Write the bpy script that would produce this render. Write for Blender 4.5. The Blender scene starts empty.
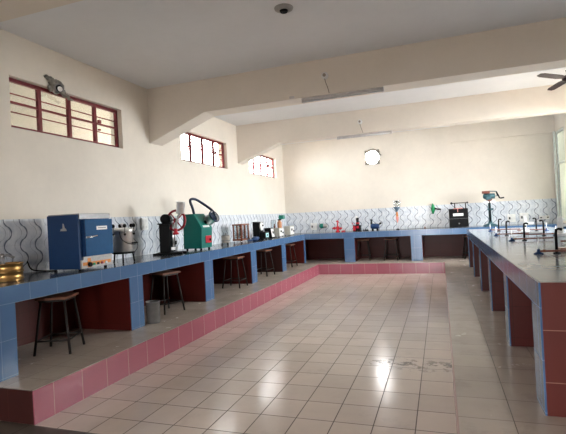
import bpy, bmesh, math, random
from mathutils import Vector, Matrix
random.seed(7)
S = bpy.context.scene
COL = S.collection
PI = math.pi

# ------------------------------------------------------------------ materials
def nodes(name):
    m = bpy.data.materials.new(name); m.use_nodes = True
    nt = m.node_tree
    return m, nt, nt.nodes['Principled BSDF']
def mth(nt, op, a, b=None, c=None):
    n = nt.nodes.new('ShaderNodeMath'); n.operation = op
    for i, v in enumerate((a, b, c)):
        if v is None: continue
        if isinstance(v, (int, float)): n.inputs[i].default_value = v
        else: nt.links.new(v, n.inputs[i])
    return n.outputs[0]
def mixc(nt, f, a, b):
    n = nt.nodes.new('ShaderNodeMix'); n.data_type = 'RGBA'
    for i, v in ((0, f), (6, a), (7, b)):
        if isinstance(v, (int, float)): n.inputs[i].default_value = v
        elif isinstance(v, tuple): n.inputs[i].default_value = (*v, 1)
        else: nt.links.new(v, n.inputs[i])
    return n.outputs[2]
def pos(nt):
    g = nt.nodes.new('ShaderNodeNewGeometry'); s = nt.nodes.new('ShaderNodeSeparateXYZ')
    nt.links.new(g.outputs['Position'], s.inputs[0])
    return g.outputs['Position'], {'x': s.outputs[0], 'y': s.outputs[1], 'z': s.outputs[2]}
def noise(nt, vec, scale, detail=4, rough=.6):
    n = nt.nodes.new('ShaderNodeTexNoise'); n.inputs['Scale'].default_value = scale
    n.inputs['Detail'].default_value = detail; n.inputs['Roughness'].default_value = rough
    if vec is not None: nt.links.new(vec, n.inputs['Vector'])
    return n.outputs['Fac']
def mrange(nt, v, a, b, c=0., d=1.):
    n = nt.nodes.new('ShaderNodeMapRange'); nt.links.new(v, n.inputs[0])
    for i, k in enumerate((a, b, c, d)): n.inputs[i + 1].default_value = k
    return n.outputs[0]
def srgb(r, g, b):
    f = lambda c: (c / 255 / 12.92) if c <= 10 else ((c / 255 + .055) / 1.055) ** 2.4
    return (f(r), f(g), f(b))
def plain(name, col, rough=.5, metal=0., mottle=.12, scale=14., spec=.35, coat=0.):
    m, nt, b = nodes(name)
    tc = nt.nodes.new('ShaderNodeTexCoord')
    n = noise(nt, tc.outputs['Object'], scale)
    dark = tuple(c * (1 - mottle) for c in col); lite = tuple(min(1, c * (1 + mottle)) for c in col)
    nt.links.new(mixc(nt, mrange(nt, n, .3, .7), dark, lite), b.inputs['Base Color'])
    b.inputs['Roughness'].default_value = rough; b.inputs['Metallic'].default_value = metal
    b.inputs['Specular IOR Level'].default_value = spec
    b.inputs['Coat Weight'].default_value = coat
    return m
def line_mask(nt, c, per, off, w):
    f = mth(nt, 'FRACT', mth(nt, 'DIVIDE', mth(nt, 'SUBTRACT', c, off - 50 * per), per))
    d = mth(nt, 'MULTIPLY', mth(nt, 'MINIMUM', f, mth(nt, 'SUBTRACT', 1., f)), per)
    return mrange(nt, d, w * .55, w * 1.2, 1., 0.)
def tiles(name, col, grout, lines, w=.003, rough=.2, var=.1, spec=.5, dirt=None, mott=.1, rvar=.1):
    m, nt, b = nodes(name)
    P, c = pos(nt)
    mask = None; cells = []
    for ax, per, off in lines:
        lm = line_mask(nt, c[ax], per, off, w)
        mask = lm if mask is None else mth(nt, 'MAXIMUM', mask, lm)
        cells.append(mth(nt, 'FLOOR', mth(nt, 'DIVIDE', mth(nt, 'SUBTRACT', c[ax], off), per)))
    cb = nt.nodes.new('ShaderNodeCombineXYZ')
    for i, k in enumerate(cells[:3]): nt.links.new(k, cb.inputs[i])
    wn = nt.nodes.new('ShaderNodeTexWhiteNoise'); nt.links.new(cb.outputs[0], wn.inputs['Vector'])
    n1 = noise(nt, P, 3.2, 5, .65)
    t = mth(nt, 'ADD', mth(nt, 'MULTIPLY', wn.outputs['Value'], var), mth(nt, 'MULTIPLY', mrange(nt, n1, .3, .7), mott))
    base = mixc(nt, t, tuple(min(1, k * 1.06) for k in col), tuple(k * .35 for k in col))
    base = mixc(nt, mask, base, grout)
    if dirt:
        base = dirt(nt, P, c, base)
    nt.links.new(base, b.inputs['Base Color'])
    r = mrange(nt, noise(nt, P, 5., 4), .3, .7, rough * (1 - rvar), rough * (1 + rvar))
    r = mth(nt, 'MAXIMUM', r, mth(nt, 'MULTIPLY', mask, .7))
    nt.links.new(r, b.inputs['Roughness'])
    b.inputs['Specular IOR Level'].default_value = spec
    bp = nt.nodes.new('ShaderNodeBump'); bp.inputs['Strength'].default_value = .25; bp.inputs['Distance'].default_value = .004
    nt.links.new(mth(nt, 'SUBTRACT', mth(nt, 'MULTIPLY', noise(nt, P, 4., 2), .3), mask), bp.inputs['Height'])
    nt.links.new(bp.outputs[0], b.inputs['Normal'])
    return m
def plaster(name, col, stain=.08, chips=True):
    m, nt, b = nodes(name)
    P, c = pos(nt)
    n1 = noise(nt, P, .9, 6, .6); n2 = noise(nt, P, 11., 4, .6)
    base = mixc(nt, mth(nt, 'ADD', mth(nt, 'MULTIPLY', mrange(nt, n1, .35, .7), .6), mth(nt, 'MULTIPLY', n2, .4)),
                tuple(min(1, k * 1.04) for k in col), tuple(k * (1 - 1.6 * stain) for k in col))
    if chips:
        mp = nt.nodes.new('ShaderNodeMapping'); mp.inputs['Scale'].default_value = (3.2, 3.2, 1.7)
        nt.links.new(P, mp.inputs[0])
        n3 = noise(nt, mp.outputs[0], 2.2, 6, .7)
        base = mixc(nt, mrange(nt, n3, .73, .80, 0., .45), base, tuple(k * .45 for k in col))
    nt.links.new(base, b.inputs['Base Color'])
    b.inputs['Roughness'].default_value = .75; b.inputs['Specular IOR Level'].default_value = .25
    bp = nt.nodes.new('ShaderNodeBump'); bp.inputs['Strength'].default_value = .12; bp.inputs['Distance'].default_value = .01
    nt.links.new(noise(nt, P, 6., 5), bp.inputs['Height']); nt.links.new(bp.outputs[0], b.inputs['Normal'])
    return m
def wave_tile(name, ax):
    m, nt, b = nodes(name)
    P, c = pos(nt)
    z = c['z']; s = c[ax]
    ph = mth(nt, 'MULTIPLY', z, 2 * PI / .31)
    sn = mth(nt, 'SINE', ph)
    tri = mth(nt, 'MULTIPLY', mth(nt, 'MULTIPLY', mth(nt, 'SIGN', sn), mth(nt, 'POWER', mth(nt, 'ABSOLUTE', sn), .7)), .05)
    u = mth(nt, 'SUBTRACT', s, tri)
    def curve(off, per, wmin, wmax, phs):
        f = mth(nt, 'FRACT', mth(nt, 'DIVIDE', mth(nt, 'ADD', u, 50 * per + off), per))
        d = mth(nt, 'MULTIPLY', mth(nt, 'ABSOLUTE', mth(nt, 'SUBTRACT', f, .5)), per)
        w = mth(nt, 'MULTIPLY_ADD', mth(nt, 'ABSOLUTE', mth(nt, 'COSINE', mth(nt, 'ADD', ph, phs))), wmax - wmin, wmin)
        r = mth(nt, 'DIVIDE', d, w)
        return mrange(nt, r, .7, 1.3, 1., 0.)
    thick = curve(.0, .21, .0055, .0125, .25)
    thin = curve(.075, .21, .002, .005, .8)
    thin2 = curve(.125, .42, .001, .003, 1.)
    n = noise(nt, P, 9., 5)
    base = mixc(nt, mrange(nt, n, .35, .7), srgb(226, 230, 236), srgb(192, 200, 212))
    base = mixc(nt, mth(nt, 'MULTIPLY', thin2, .5), base, srgb(130, 140, 155))
    base = mixc(nt, mth(nt, 'MULTIPLY', thin, .55), base, srgb(120, 128, 142))
    base = mixc(nt, mth(nt, 'MULTIPLY', thick, .85), base, srgb(70, 84, 106))
    j = mth(nt, 'MAXIMUM', line_mask(nt, s, .21, .1, .0018), line_mask(nt, z, .31, 1.17, .0018))
    base = mixc(nt, mth(nt, 'MULTIPLY', j, .3), base, srgb(150, 152, 155))
    nt.links.new(base, b.inputs['Base Color']); b.inputs['Roughness'].default_value = .22
    return m

CREAM = (.80, .745, .67)
M_wall = plaster('cream_plaster', CREAM)
M_ceil = plaster('white_ceiling_paint', (.82, .835, .865), .04, False)  # blue bounce light is tinted into the ceiling colour
M_beam = plaster('beam_plaster', (.80, .74, .67), .05, False)
def floor_dirt(nt, P, c, base):
    n = noise(nt, P, 7., 6, .7)
    dy = mth(nt, 'ABSOLUTE', mth(nt, 'SUBTRACT', c['y'], 4.98))
    band = mth(nt, 'MULTIPLY', mrange(nt, dy, .05, .34, 1., 0.), mrange(nt, c['x'], 3.7, 4.1))
    k = mth(nt, 'MULTIPLY', mrange(nt, mth(nt, 'ADD', n, mth(nt, 'MULTIPLY', band, .16)), .64, .70), band)
    base = mixc(nt, mth(nt, 'MULTIPLY', k, .75), base, (.09, .07, .06))
    n2 = noise(nt, P, 2.1, 6, .7)
    return mixc(nt, mrange(nt, n2, .58, .80, 0., .28), base, (.22, .17, .14))
M_floor = tiles('beige_floor_tile', (.66, .555, .485), (.07, .05, .04), [('x', .3127, 3.89), ('y', .346, 3.481)], .0045, .18, .16, .5, floor_dirt, .12, .25)
def aisle_dirt(nt, P, c, base):
    n2 = noise(nt, P, 3.0, 6, .7)
    return mixc(nt, mrange(nt, n2, .54, .78, 0., .4), base, (.20, .16, .14))
M_aisle = tiles('raised_floor_tile', (.54, .46, .395), (.12, .095, .08), [('x', .338, 5.142), ('y', .337, 3.117)], .003, .22, .16, .5, aisle_dirt, .14, .25)
M_stone = tiles('dark_threshold_stone', (.085, .072, .06), (.04, .035, .03), [('x', .6, .2), ('y', .6, 2.869)], .004, .45, .2)
M_pink = tiles('rose_riser_tile', (.34, .088, .128), (.50, .30, .28), [('x', .336, 3.08), ('y', .336, 3.078)], .0025, .22, .12)
M_rbeige = tiles('pale_rose_riser_tile', (.50, .34, .31), (.3, .2, .18), [('y', .336, 3.078)], .0025, .25, .1)
M_maroon = tiles('maroon_tile', (.066, .008, .006), (.035, .008, .006), [('x', .33, .1), ('y', .33, .15), ('z', .30, .37)], .002, .38, .15, .22, None, .03, 0.)
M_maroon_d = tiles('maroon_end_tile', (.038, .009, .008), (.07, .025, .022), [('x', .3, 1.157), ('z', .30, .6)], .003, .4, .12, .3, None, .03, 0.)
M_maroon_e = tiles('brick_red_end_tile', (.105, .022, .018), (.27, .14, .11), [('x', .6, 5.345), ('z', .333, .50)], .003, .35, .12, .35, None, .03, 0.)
M_blue = tiles('blue_tile', (.066, .135, .265), (.15, .22, .34), [('x', .33, .1), ('y', .33, 3.331), ('z', .335, .64)], .0022, .2, .12)
M_top2 = tiles('reflection_toned_worktop_tile', (.27, .32, .385), (.12, .13, .14), [('x', .6, .345), ('y', .6, .32)], .003, .15, .2)  # grey worktop with the reflected bright wall painted in as a paler tone
M_top = tiles('grey_worktop_tile', (.10, .115, .14), (.045, .05, .06), [('x', .6, .345), ('y', .6, .32)], .003, .16, .2)
M_wave_x = wave_tile('wavy_marble_tile', 'x'); M_wave_y = wave_tile('wavy_marble_tile_side', 'y')
M_frame = plain('maroon_paint', (.16, .018, .026), .4)
M_black = plain('black_paint', (.008, .008, .009), .5, spec=.10)
M_blackm = plain('matt_black', (.016, .016, .018), .6, spec=.18)
M_iron = plain('black_stool_iron', (.016, .012, .011), .55, spec=.2)
M_wood = plain('stool_wood', (.15, .06, .034), .45, mottle=.3)
M_steel = plain('brushed_steel', (.78, .78, .79), .30, .9)
M_chrome = plain('chrome', (.75, .76, .78), .12, 1., .03)
M_grey = plain('grey_metal', (.22, .22, .23), .42, .6)
M_silver = plain('silver_paint', (.38, .37, .36), .4, .2)
M_white = plain('white_plastic', (.80, .80, .79), .35)
M_label = plain('white_label', (.78, .78, .78), .5, mottle=.05)
M_ink = plain('label_ink', (.10, .12, .18), .6)
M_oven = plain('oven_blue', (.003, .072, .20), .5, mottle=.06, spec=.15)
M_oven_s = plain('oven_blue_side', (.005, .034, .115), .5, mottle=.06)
M_orange = plain('orange_panel', (.62, .21, .03), .4)
M_green = plain('green_enamel', (.003, .15, .125), .4, mottle=.06)
M_red = plain('red_plastic', (.46, .012, .028), .35)
M_redw = plain('red_wheel_paint', (.24, .010, .022), .3)
M_brass = plain('brass', (.50, .30, .11), .32, 1., .2)
M_hose = plain('dark_hose', (.010, .020, .055), .35)
M_navy = plain('navy_paint', (.008, .035, .115), .32)
M_dnavy = plain('dark_navy_cloth', (.012, .025, .06), .6)
M_teal = plain('teal_hammertone', (.035, .10, .125), .4)
M_case = plain('varnished_wood', (.20, .055, .022), .35, mottle=.25)
M_copper = plain('red_brown_wood', (.17, .052, .034), .4, mottle=.2)
M_beige = plain('beige_enamel', (.46, .45, .40), .45)
M_cyan = plain('pale_screen', (.45, .75, .78), .3)
M_amber = plain('amber_liquid', (.55, .25, .12), .3)
M_pinkp = plain('pink_plastic', (.70, .28, .25), .4)
M_teal_cap = plain('green_cap', (.006, .20, .15), .35)
M_greenb = plain('bright_green_plastic', (.01, .26, .09), .35)
M_fan = plain('maroon_fan_enamel', (.020, .006, .008), .45, spec=.2)
M_fitting = plain('grey_light_fitting', (.58, .55, .56), .4)
M_tube = plain('unlit_tube', (.62, .62, .64), .2)
M_cord = plain('old_cord', (.30, .26, .22), .7)
M_mortar = plain('rough_mortar', (.24, .225, .20), .9, mottle=.35, scale=30)
M_alum = plain('pale_green_aluminium', (.66, .70, .68), .4, .0)
M_pot = plain('stone_beaker', (.42, .38, .33), .4)
M_steelblue = plain('steel_blue_funnel', (.16, .24, .32), .3, .4)
M_bin = plain('zinc_bin', (.13, .125, .12), .45, .3)
M_ext = plaster('outside_plaster', (.78, .755, .70), .12)
M_soil = plaster('outside_ground', (.30, .24, .18), .1, False)
def glass(name, tint, gl=.08, haze=0.):
    m, nt, b = nodes(name)
    nt.nodes.remove(b)
    out = nt.nodes['Material Output']
    t = nt.nodes.new('ShaderNodeBsdfTransparent'); t.inputs[0].default_value = (*tint, 1)
    g = nt.nodes.new('ShaderNodeBsdfGlossy'); g.inputs['Roughness'].default_value = .03
    lw = nt.nodes.new('ShaderNodeLayerWeight'); lw.inputs[0].default_value = .35
    f = mth(nt, 'MULTIPLY_ADD', lw.outputs['Fresnel'], .35, gl * .3)
    mx = nt.nodes.new('ShaderNodeMixShader')
    nt.links.new(f, mx.inputs[0]); nt.links.new(t.outputs[0], mx.inputs[1]); nt.links.new(g.outputs[0], mx.inputs[2])
    o = mx.outputs[0]
    if haze:
        d = nt.nodes.new('ShaderNodeBsdfDiffuse'); d.inputs[0].default_value = (.62, .64, .58, 1)
        m2 = nt.nodes.new('ShaderNodeMixShader')
        tc = nt.nodes.new('ShaderNodeTexCoord')
        nt.links.new(mrange(nt, noise(nt, tc.outputs['Object'], 2.), .2, .8, haze * .85, min(1, haze * 1.15)), m2.inputs[0])
        nt.links.new(o, m2.inputs[1]); nt.links.new(d.outputs[0], m2.inputs[2]); o = m2.outputs[0]
    nt.links.new(o, out.inputs[0])
    return m
M_glass = glass('window_glass', (.93, .95, .95))
M_glass_muted = glass('sky_muting_glass', (.88, .92, .88), .08, .8)  # pale diffuse veil added to keep the bright outside from blowing out
M_clear = glass('clear_glass', (.86, .90, .90), .25)

# ------------------------------------------------------------------ geometry helpers
def box(bm, x0, x1, y0, y1, z0, z1, bev=0., mi=0):
    r = bmesh.ops.create_cube(bm, size=1.)
    vs = r['verts']
    bmesh.ops.scale(bm, vec=(x1 - x0, y1 - y0, z1 - z0), verts=vs)
    bmesh.ops.translate(bm, vec=((x0 + x1) / 2, (y0 + y1) / 2, (z0 + z1) / 2), verts=vs)
    fs = list({f for v in vs for f in v.link_faces})
    for f in fs: f.material_index = mi
    if bev:
        es = list({e for v in vs for e in v.link_edges})
        bmesh.ops.bevel(bm, geom=es, offset=bev, segments=2, affect='EDGES', profile=.5, material=mi)
    return bm
def cyl(bm, p0, p1, r0, r1=None, seg=20, mi=0, cap=True):
    r1 = r0 if r1 is None else r1
    p0 = Vector(p0); p1 = Vector(p1); d = (p1 - p0)
    M = Matrix.Translation((p0 + p1) / 2) @ d.to_track_quat('Z', 'Y').to_matrix().to_4x4()
    r = bmesh.ops.create_cone(bm, cap_ends=cap, segments=seg, radius1=r0, radius2=r1, depth=d.length, matrix=M)
    for f in {f for v in r['verts'] for f in v.link_faces}:
        f.material_index = mi; f.smooth = len(f.verts) == 4
    return bm
def ball(bm, c, r, sc=(1, 1, 1), u=16, v=10, mi=0):
    M = Matrix.Translation(c) @ Matrix.Diagonal((*sc, 1))
    q = bmesh.ops.create_uvsphere(bm, u_segments=u, v_segments=v, radius=r, matrix=M)
    for f in {f for w in q['verts'] for f in w.link_faces}: f.material_index = mi; f.smooth = True
    return bm
def lathe(bm, prof, c=(0, 0, 0), seg=28, axis=None):
    """prof: [(radius, height)] revolved about z (or about axis direction) through c."""
    R = Matrix.Identity(4) if axis is None else Vector(axis).to_track_quat('Z', 'Y').to_matrix().to_4x4()
    M = Matrix.Translation(c) @ R
    rings = []
    for r, h in prof:
        if r < 1e-5: rings.append([bm.verts.new(M @ Vector((0, 0, h)))])
        else: rings.append([bm.verts.new(M @ Vector((r * math.cos(2 * PI * i / seg), r * math.sin(2 * PI * i / seg), h))) for i in range(seg)])
    for a, b in zip(rings, rings[1:]):
        for i in range(seg):
            j = (i + 1) % seg
            if len(a) == 1 and len(b) == 1: continue
            if len(a) == 1: f = bm.faces.new((a[0], b[j], b[i]))
            elif len(b) == 1: f = bm.faces.new((a[i], a[j], b[0]))
            else: f = bm.faces.new((a[i], a[j], b[j], b[i]))
            f.smooth = True
    bmesh.ops.recalc_face_normals(bm, faces=bm.faces)
    return bm
def tube(bm, pts, r, seg=10, closed=False, smooth=0):
    pts = [Vector(p) for p in pts]
    for _ in range(smooth):
        q = [pts[0]] if not closed else []
        n = len(pts)
        for i in range(n if closed else n - 1):
            a, b = pts[i], pts[(i + 1) % n]
            q += [a * .75 + b * .25, a * .25 + b * .75]
        if not closed: q.append(pts[-1])
        pts = q
    n = len(pts); rings = []
    t0 = (pts[1] - pts[0]).normalized()
    up = Vector((0, 0, 1)) if abs(t0.z) < .9 else Vector((1, 0, 0))
    nrm = t0.cross(up).normalized()
    for i, p in enumerate(pts):
        if closed: t = (pts[(i + 1) % n] - pts[i - 1]).normalized()
        else: t = (pts[min(i + 1, n - 1)] - pts[max(i - 1, 0)]).normalized()
        nrm = (nrm - t * nrm.dot(t)).normalized(); bi = t.cross(nrm)
        rings.append([bm.verts.new(p + r * (math.cos(2 * PI * k / seg) * nrm + math.sin(2 * PI * k / seg) * bi)) for k in range(seg)])
    for i in range(n if closed else n - 1):
        a, b = rings[i], rings[(i + 1) % n]
        for k in range(seg):
            f = bm.faces.new((a[k], a[(k + 1) % seg], b[(k + 1) % seg], b[k])); f.smooth = True
    if not closed:
        bm.faces.new(rings[0][::-1]); bm.faces.new(rings[-1])
    bmesh.ops.recalc_face_normals(bm, faces=bm.faces)
    return bm
def ring(bm, c, R, r, axis=(0, 0, 1), n=32, seg=8):
    q = Vector(axis).to_track_quat('Z', 'Y')
    return tube(bm, [Vector(c) + q @ Vector((R * math.cos(2 * PI * i / n), R * math.sin(2 * PI * i / n), 0)) for i in range(n)], r, seg, True)
def prism(bm, poly, ax, a, b, bev=0.):
    """poly in the two other axes (in xyz order), extruded along axis ax from a to b."""
    def mk(p, v):
        l = list(p); l.insert(ax, v); return bm.verts.new(l)
    A = [mk(p, a) for p in poly]; B = [mk(p, b) for p in poly]
    n = len(poly); fs = [bm.faces.new(A), bm.faces.new(B[::-1])]
    for i in range(n): fs.append(bm.faces.new((A[i], B[i], B[(i + 1) % n], A[(i + 1) % n])))
    bmesh.ops.recalc_face_normals(bm, faces=fs)
    if bev:
        es = list({e for f in fs for e in f.edges})
        bmesh.ops.bevel(bm, geom=es, offset=bev, segments=2, affect='EDGES', profile=.5)
    return bm
def B(): return bmesh.new()
def obj(name, bm, mat, parent=None, label=None):
    me = bpy.data.meshes.new(name); bm.to_mesh(me); bm.free()
    for m in (mat if isinstance(mat, (list, tuple)) else [mat]): me.materials.append(m)
    o = bpy.data.objects.new(name, me); COL.objects.link(o)
    if parent is not None: o.parent = parent
    if label: o['label'] = label
    return o
def tag(o, label, cat, group=None):
    o['label'] = label; o['category'] = cat
    if group: o['group'] = group
    return o
def thing(name, label, cat, loc=(0, 0, 0), rz=0., group=None):
    o = bpy.data.objects.new(name, None); COL.objects.link(o)
    o.empty_display_size = .1
    o.location = loc; o.rotation_euler = (0, 0, rz)
    return tag(o, label, cat, group)
def struct(name, bm, mat, parent=None):
    o = obj(name, bm, mat, parent)
    o['kind'] = 'structure'
    return o
def dup(root, loc, rz, label, group=None, scale=None):
    r = root.copy(); COL.objects.link(r); r.location = loc; r.rotation_euler = (0, 0, rz)
    r['label'] = label
    if group: r['group'] = group
    for ch in list(root.children):
        c = ch.copy(); COL.objects.link(c); c.parent = r
        for g in list(ch.children):
            d = g.copy(); COL.objects.link(d); d.parent = c
    return r
def wall_panel(bm, ax, t0, t1, u0, u1, z0, z1, holes):
    """a wall slab normal to axis ax between t0 and t1, with rectangular through-holes (ua,ub,za,zb)."""
    us = sorted({u0, u1, *[h[0] for h in holes], *[h[1] for h in holes]})
    zs = sorted({z0, z1, *[h[2] for h in holes], *[h[3] for h in holes]})
    inh = lambda u, z: any(h[0] < u < h[1] and h[2] < z < h[3] for h in holes)
    cache = {}
    def V(t, u, z):
        k = (t, u, z)
        if k not in cache: cache[k] = bm.verts.new((t, u, z) if ax == 0 else (u, t, z))
        return cache[k]
    solid = {(i, j): not inh((us[i] + us[i + 1]) / 2, (zs[j] + zs[j + 1]) / 2) for i in range(len(us) - 1) for j in range(len(zs) - 1)}
    for (i, j), s in solid.items():
        if not s: continue
        a, b, c, d = us[i], us[i + 1], zs[j], zs[j + 1]
        for t in (t0, t1): bm.faces.new((V(t, a, c), V(t, b, c), V(t, b, d), V(t, a, d)))
        for di, dj, p, q in ((-1, 0, (a, c), (a, d)), (1, 0, (b, c), (b, d)), (0, -1, (a, c), (b, c)), (0, 1, (a, d), (b, d))):
            if not solid.get((i + di, j + dj), False):
                bm.faces.new((V(t0, *p), V(t1, *p), V(t1, *q), V(t0, *q)))
    bmesh.ops.recalc_face_normals(bm, faces=bm.faces)
    return bm

# ------------------------------------------------------------------ key dimensions
XW, YW, ZC = 7.76, 13.89, 4.04
HP, ZT, ZB = .288, 1.138, .972
XF, XP, XA, XR = .945, 1.457, 4.804, 5.339
YE, YB, YF = 2.869, 12.31, 12.80
Y0 = -3.0
WIN = [(4.01, 6.015), (7.757, 9.795), (11.12, 13.21)]
WZ = (2.893, 3.521)

# ------------------------------------------------------------------ room shell
struct('wall_left', wall_panel(B(), 0, -.23, 0., Y0, YW + .23, -.15, ZC, [(a, b, *WZ) for a, b in WIN]), M_wall)
HX, HZ, HR = 2.885, 3.36, .225
struct('wall_back', wall_panel(B(), 1, YW, YW + .23, 0., XW, -.15, ZC, [(HX - HR, HX + HR, HZ - HR, HZ + HR)]), M_wall)
RW = [(8.2, 10.3, 1.25, 3.5), (10.9, 12.2, 1.20, 3.56)]
GW = (12.90, 13.80, 1.20, 3.56)
struct('wall_right', wall_panel(B(), 0, XW, XW + .23, Y0, YW + .23, -.15, ZC, RW + [GW]), M_wall)
struct('wall_front', wall_panel(B(), 1, Y0 - .2, Y0, 0., XW, -.15, ZC, [(3.3, 4.5, 0., 2.1)]), M_wall)  # unseen doorway added behind the camera for front fill light
struct('ceiling', box(B(), -.23, XW + .23, Y0 - .2, YW + .23, ZC, ZC + .15), M_ceil)
struct('floor', box(B(), XP, XA, YE, YB, -.15, 0.), M_floor)
struct('floor_threshold', box(B(), 0., XW, Y0, YE, -.15, -.002), M_stone)
# raised platform round the sunken floor
pl = struct('platform_left', box(B(), .0, XP - .012, YE + .012, YB, -.15, HP), M_aisle)
struct('riser_tiles', box(B(), XP - .012, XP, YE, YB, 0., HP - .004), M_pink, pl)
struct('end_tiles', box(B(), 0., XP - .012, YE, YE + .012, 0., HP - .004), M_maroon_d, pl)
pb = struct('platform_back', box(B(), 0., XW, YB + .012, YW, -.15, HP), M_aisle)
struct('riser_tiles', box(B(), XP, XA, YB, YB + .012, 0., HP - .004), M_pink, pb)
pr = struct('platform_right', box(B(), XA + .012, XW, 1.9, YB + .012, -.15, HP), M_aisle)
struct('riser_tiles', box(B(), XA, XA + .012, 1.9, YB, 0., HP - .004), M_rbeige, pr)
# beams with haunches
def beam(y0, y1):
    h, m, xh = 3.08, 3.495, 1.117
    struct('beam', prism(B(), [(0, ZC), (0, h), (xh, m), (XW, m), (XW, ZC)], 1, y0, y1), M_beam)
beam(2.58, 2.95); beam(6.736, 7.107); beam(10.396, 10.678)
struct('lintel', box(B(), 5.15, XW, YW - .07, YW, 3.565, ZC), M_wall)
# glazed backsplash strips
struct('trim_left', box(B(), 0., .008, 2.9, YW, ZT, 1.79), M_wave_y)
struct('trim_back', box(B(), .008, XW, YW - .008, YW, ZT, 1.79), M_wave_x)

def steel_window(k, y0, y1, z0, z1, x=-.10, nm=3):
    f = B(); t = .045
    for a, b, c, d in ((y0, y1, z0, z0 + t), (y0, y1, z1 - t, z1), (y0, y0 + t, z0, z1), (y1 - t, y1, z0, z1)):
        box(f, x - .02, x + .02, a, b, c, d)
    w = struct('window_%d' % k, f, M_frame)
    mb = B()
    for i in range(1, nm + 1):
        yy = y0 + (y1 - y0) * i / (nm + 1)
        box(mb, x - .022, x + .022, yy - .024, yy + .024, z0 + t, z1 - t)
    struct('mullions', mb, M_frame, w)
    zb = B(); H = z1 - z0
    box(zb, x - .012, x + .012, y0 + t, y1 - t, z0 + H * .53 - .014, z0 + H * .53 + .014)
    for q in (.34, .70): box(zb, x - .008, x + .008, y0 + t, y1 - t, z0 + H * q - .006, z0 + H * q + .006)
    struct('bars', zb, M_frame, w)
    lt = B()
    yy = y0 + (y1 - y0) * 3 / 4 + .045
    box(lt, x + .012, x + .045, yy, yy + .05, z0 + H * .54, z0 + H * .62)
    box(lt, x + .012, x + .045, yy, yy + .035, z0 + H * .36, z0 + H * .40)
    struct('latch', lt, M_frame, w)
    struct('pane', box(B(), x - .004, x, y0 + .02, y1 - .02, z0 + .02, z1 - .02), M_glass, w)
for k, (a, b) in enumerate(WIN): steel_window(k + 1, a, b, *WZ)

# round ventilation hole in the back wall: plate with a ragged round opening
def vent_plate():
    bm = B(); n = 48
    y0, y1 = YW + .045, YW + .07
    inn, out = [], []
    for i in range(n):
        a = 2 * PI * i / n
        r = .205 + .008 * math.sin(5 * a + 1) + random.uniform(-.005, .005)
        c, s = math.cos(a), math.sin(a)
        k = HR / max(abs(c), abs(s))
        inn.append((HX + r * c, HZ + r * s)); out.append((HX + k * c, HZ + k * s))
    v = [[bm.verts.new((p[0], y, p[1])) for p in L] for L in (inn, out) for y in (y0, y1)]
    for i in range(n):
        j = (i + 1) % n
        bm.faces.new((v[0][i], v[0][j], v[2][j], v[2][i])); bm.faces.new((v[1][j], v[1][i], v[3][i], v[3][j]))
        bm.faces.new((v[0][j], v[0][i], v[1][i], v[1][j]))
    bmesh.ops.recalc_face_normals(bm, faces=bm.faces)
    return bm
struct('trim_vent_opening', vent_plate(), M_mortar)
cr = B()
for k in range(9):
    a = .2 + k * .24
    ball(cr, (HX + .25 * math.cos(a), YW - .004, HZ + .235 * math.sin(a)), random.uniform(.02, .045), (1.2, .35, .7), 8, 6)
tag(obj('mortar_patch', cr, M_mortar), 'ragged grey mortar around the bright round hole in back wall', 'mortar')

# glazed window in the right wall's far corner, and two unseen windows added nearer to bring in daylight
def glazed(k, y0, y1, z0, z1, cols, rows, mat, fm):
    f = B(); t = .06; x0, x1 = XW + .02, XW + .09
    for a, b, c, d in ((y0, y1, z0, z0 + t), (y0, y1, z1 - t, z1), (y0, y0 + t, z0 + t, z1 - t), (y1 - t, y1, z0 + t, z1 - t)):
        box(f, x0, x1, a, b, c, d)
    for i in range(1, cols):
        yy = y0 + (y1 - y0) * i / cols; box(f, x0 + .005, x1 - .005, yy - .03, yy + .03, z0 + t, z1 - t)
    for r in rows:
        zz = z0 + (z1 - z0) * r; box(f, x0 + .01, x1 - .01, y0 + t, y1 - t, zz - .03, zz + .03)
    w = struct('window_%d' % k, f, fm)
    struct('pane', box(B(), XW + .05, XW + .054, y0 + .03, y1 - .03, z0 + .03, z1 - .03), mat, w)
glazed(4, *GW, 1, (.64,), M_glass_muted, M_alum)
struct('trim_corner', box(B(), XW - .045, XW + .0, GW[1] - .04, GW[1] + .03, ZT - .05, GW[3] + .02), M_alum)
glazed(5, *RW[0], 3, (.6,), M_glass, M_alum)
glazed(6, *RW[1], 2, (.6,), M_glass, M_alum)

# outside the left wall: an unseen roof added to block sky light and a neighbouring wall opposite the nearest window
struct('outside_wall', box(B(), -1.85, -1.65, -3., 9.4, -.15, 5.2), M_ext)
struct('outside_sky_blocker', box(B(), -1.65, -.23, -3., 10.3, 4.05, 4.2), M_ext)
struct('outside_ground', box(B(), -14, 22, -16, 40, -.4, -.16), M_soil)
# a veranda beyond the glazed corner
struct('outside_veranda_wall', box(B(), 8.0, 14., 17.2, 17.4, -.15, 5.), M_ext)

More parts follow.
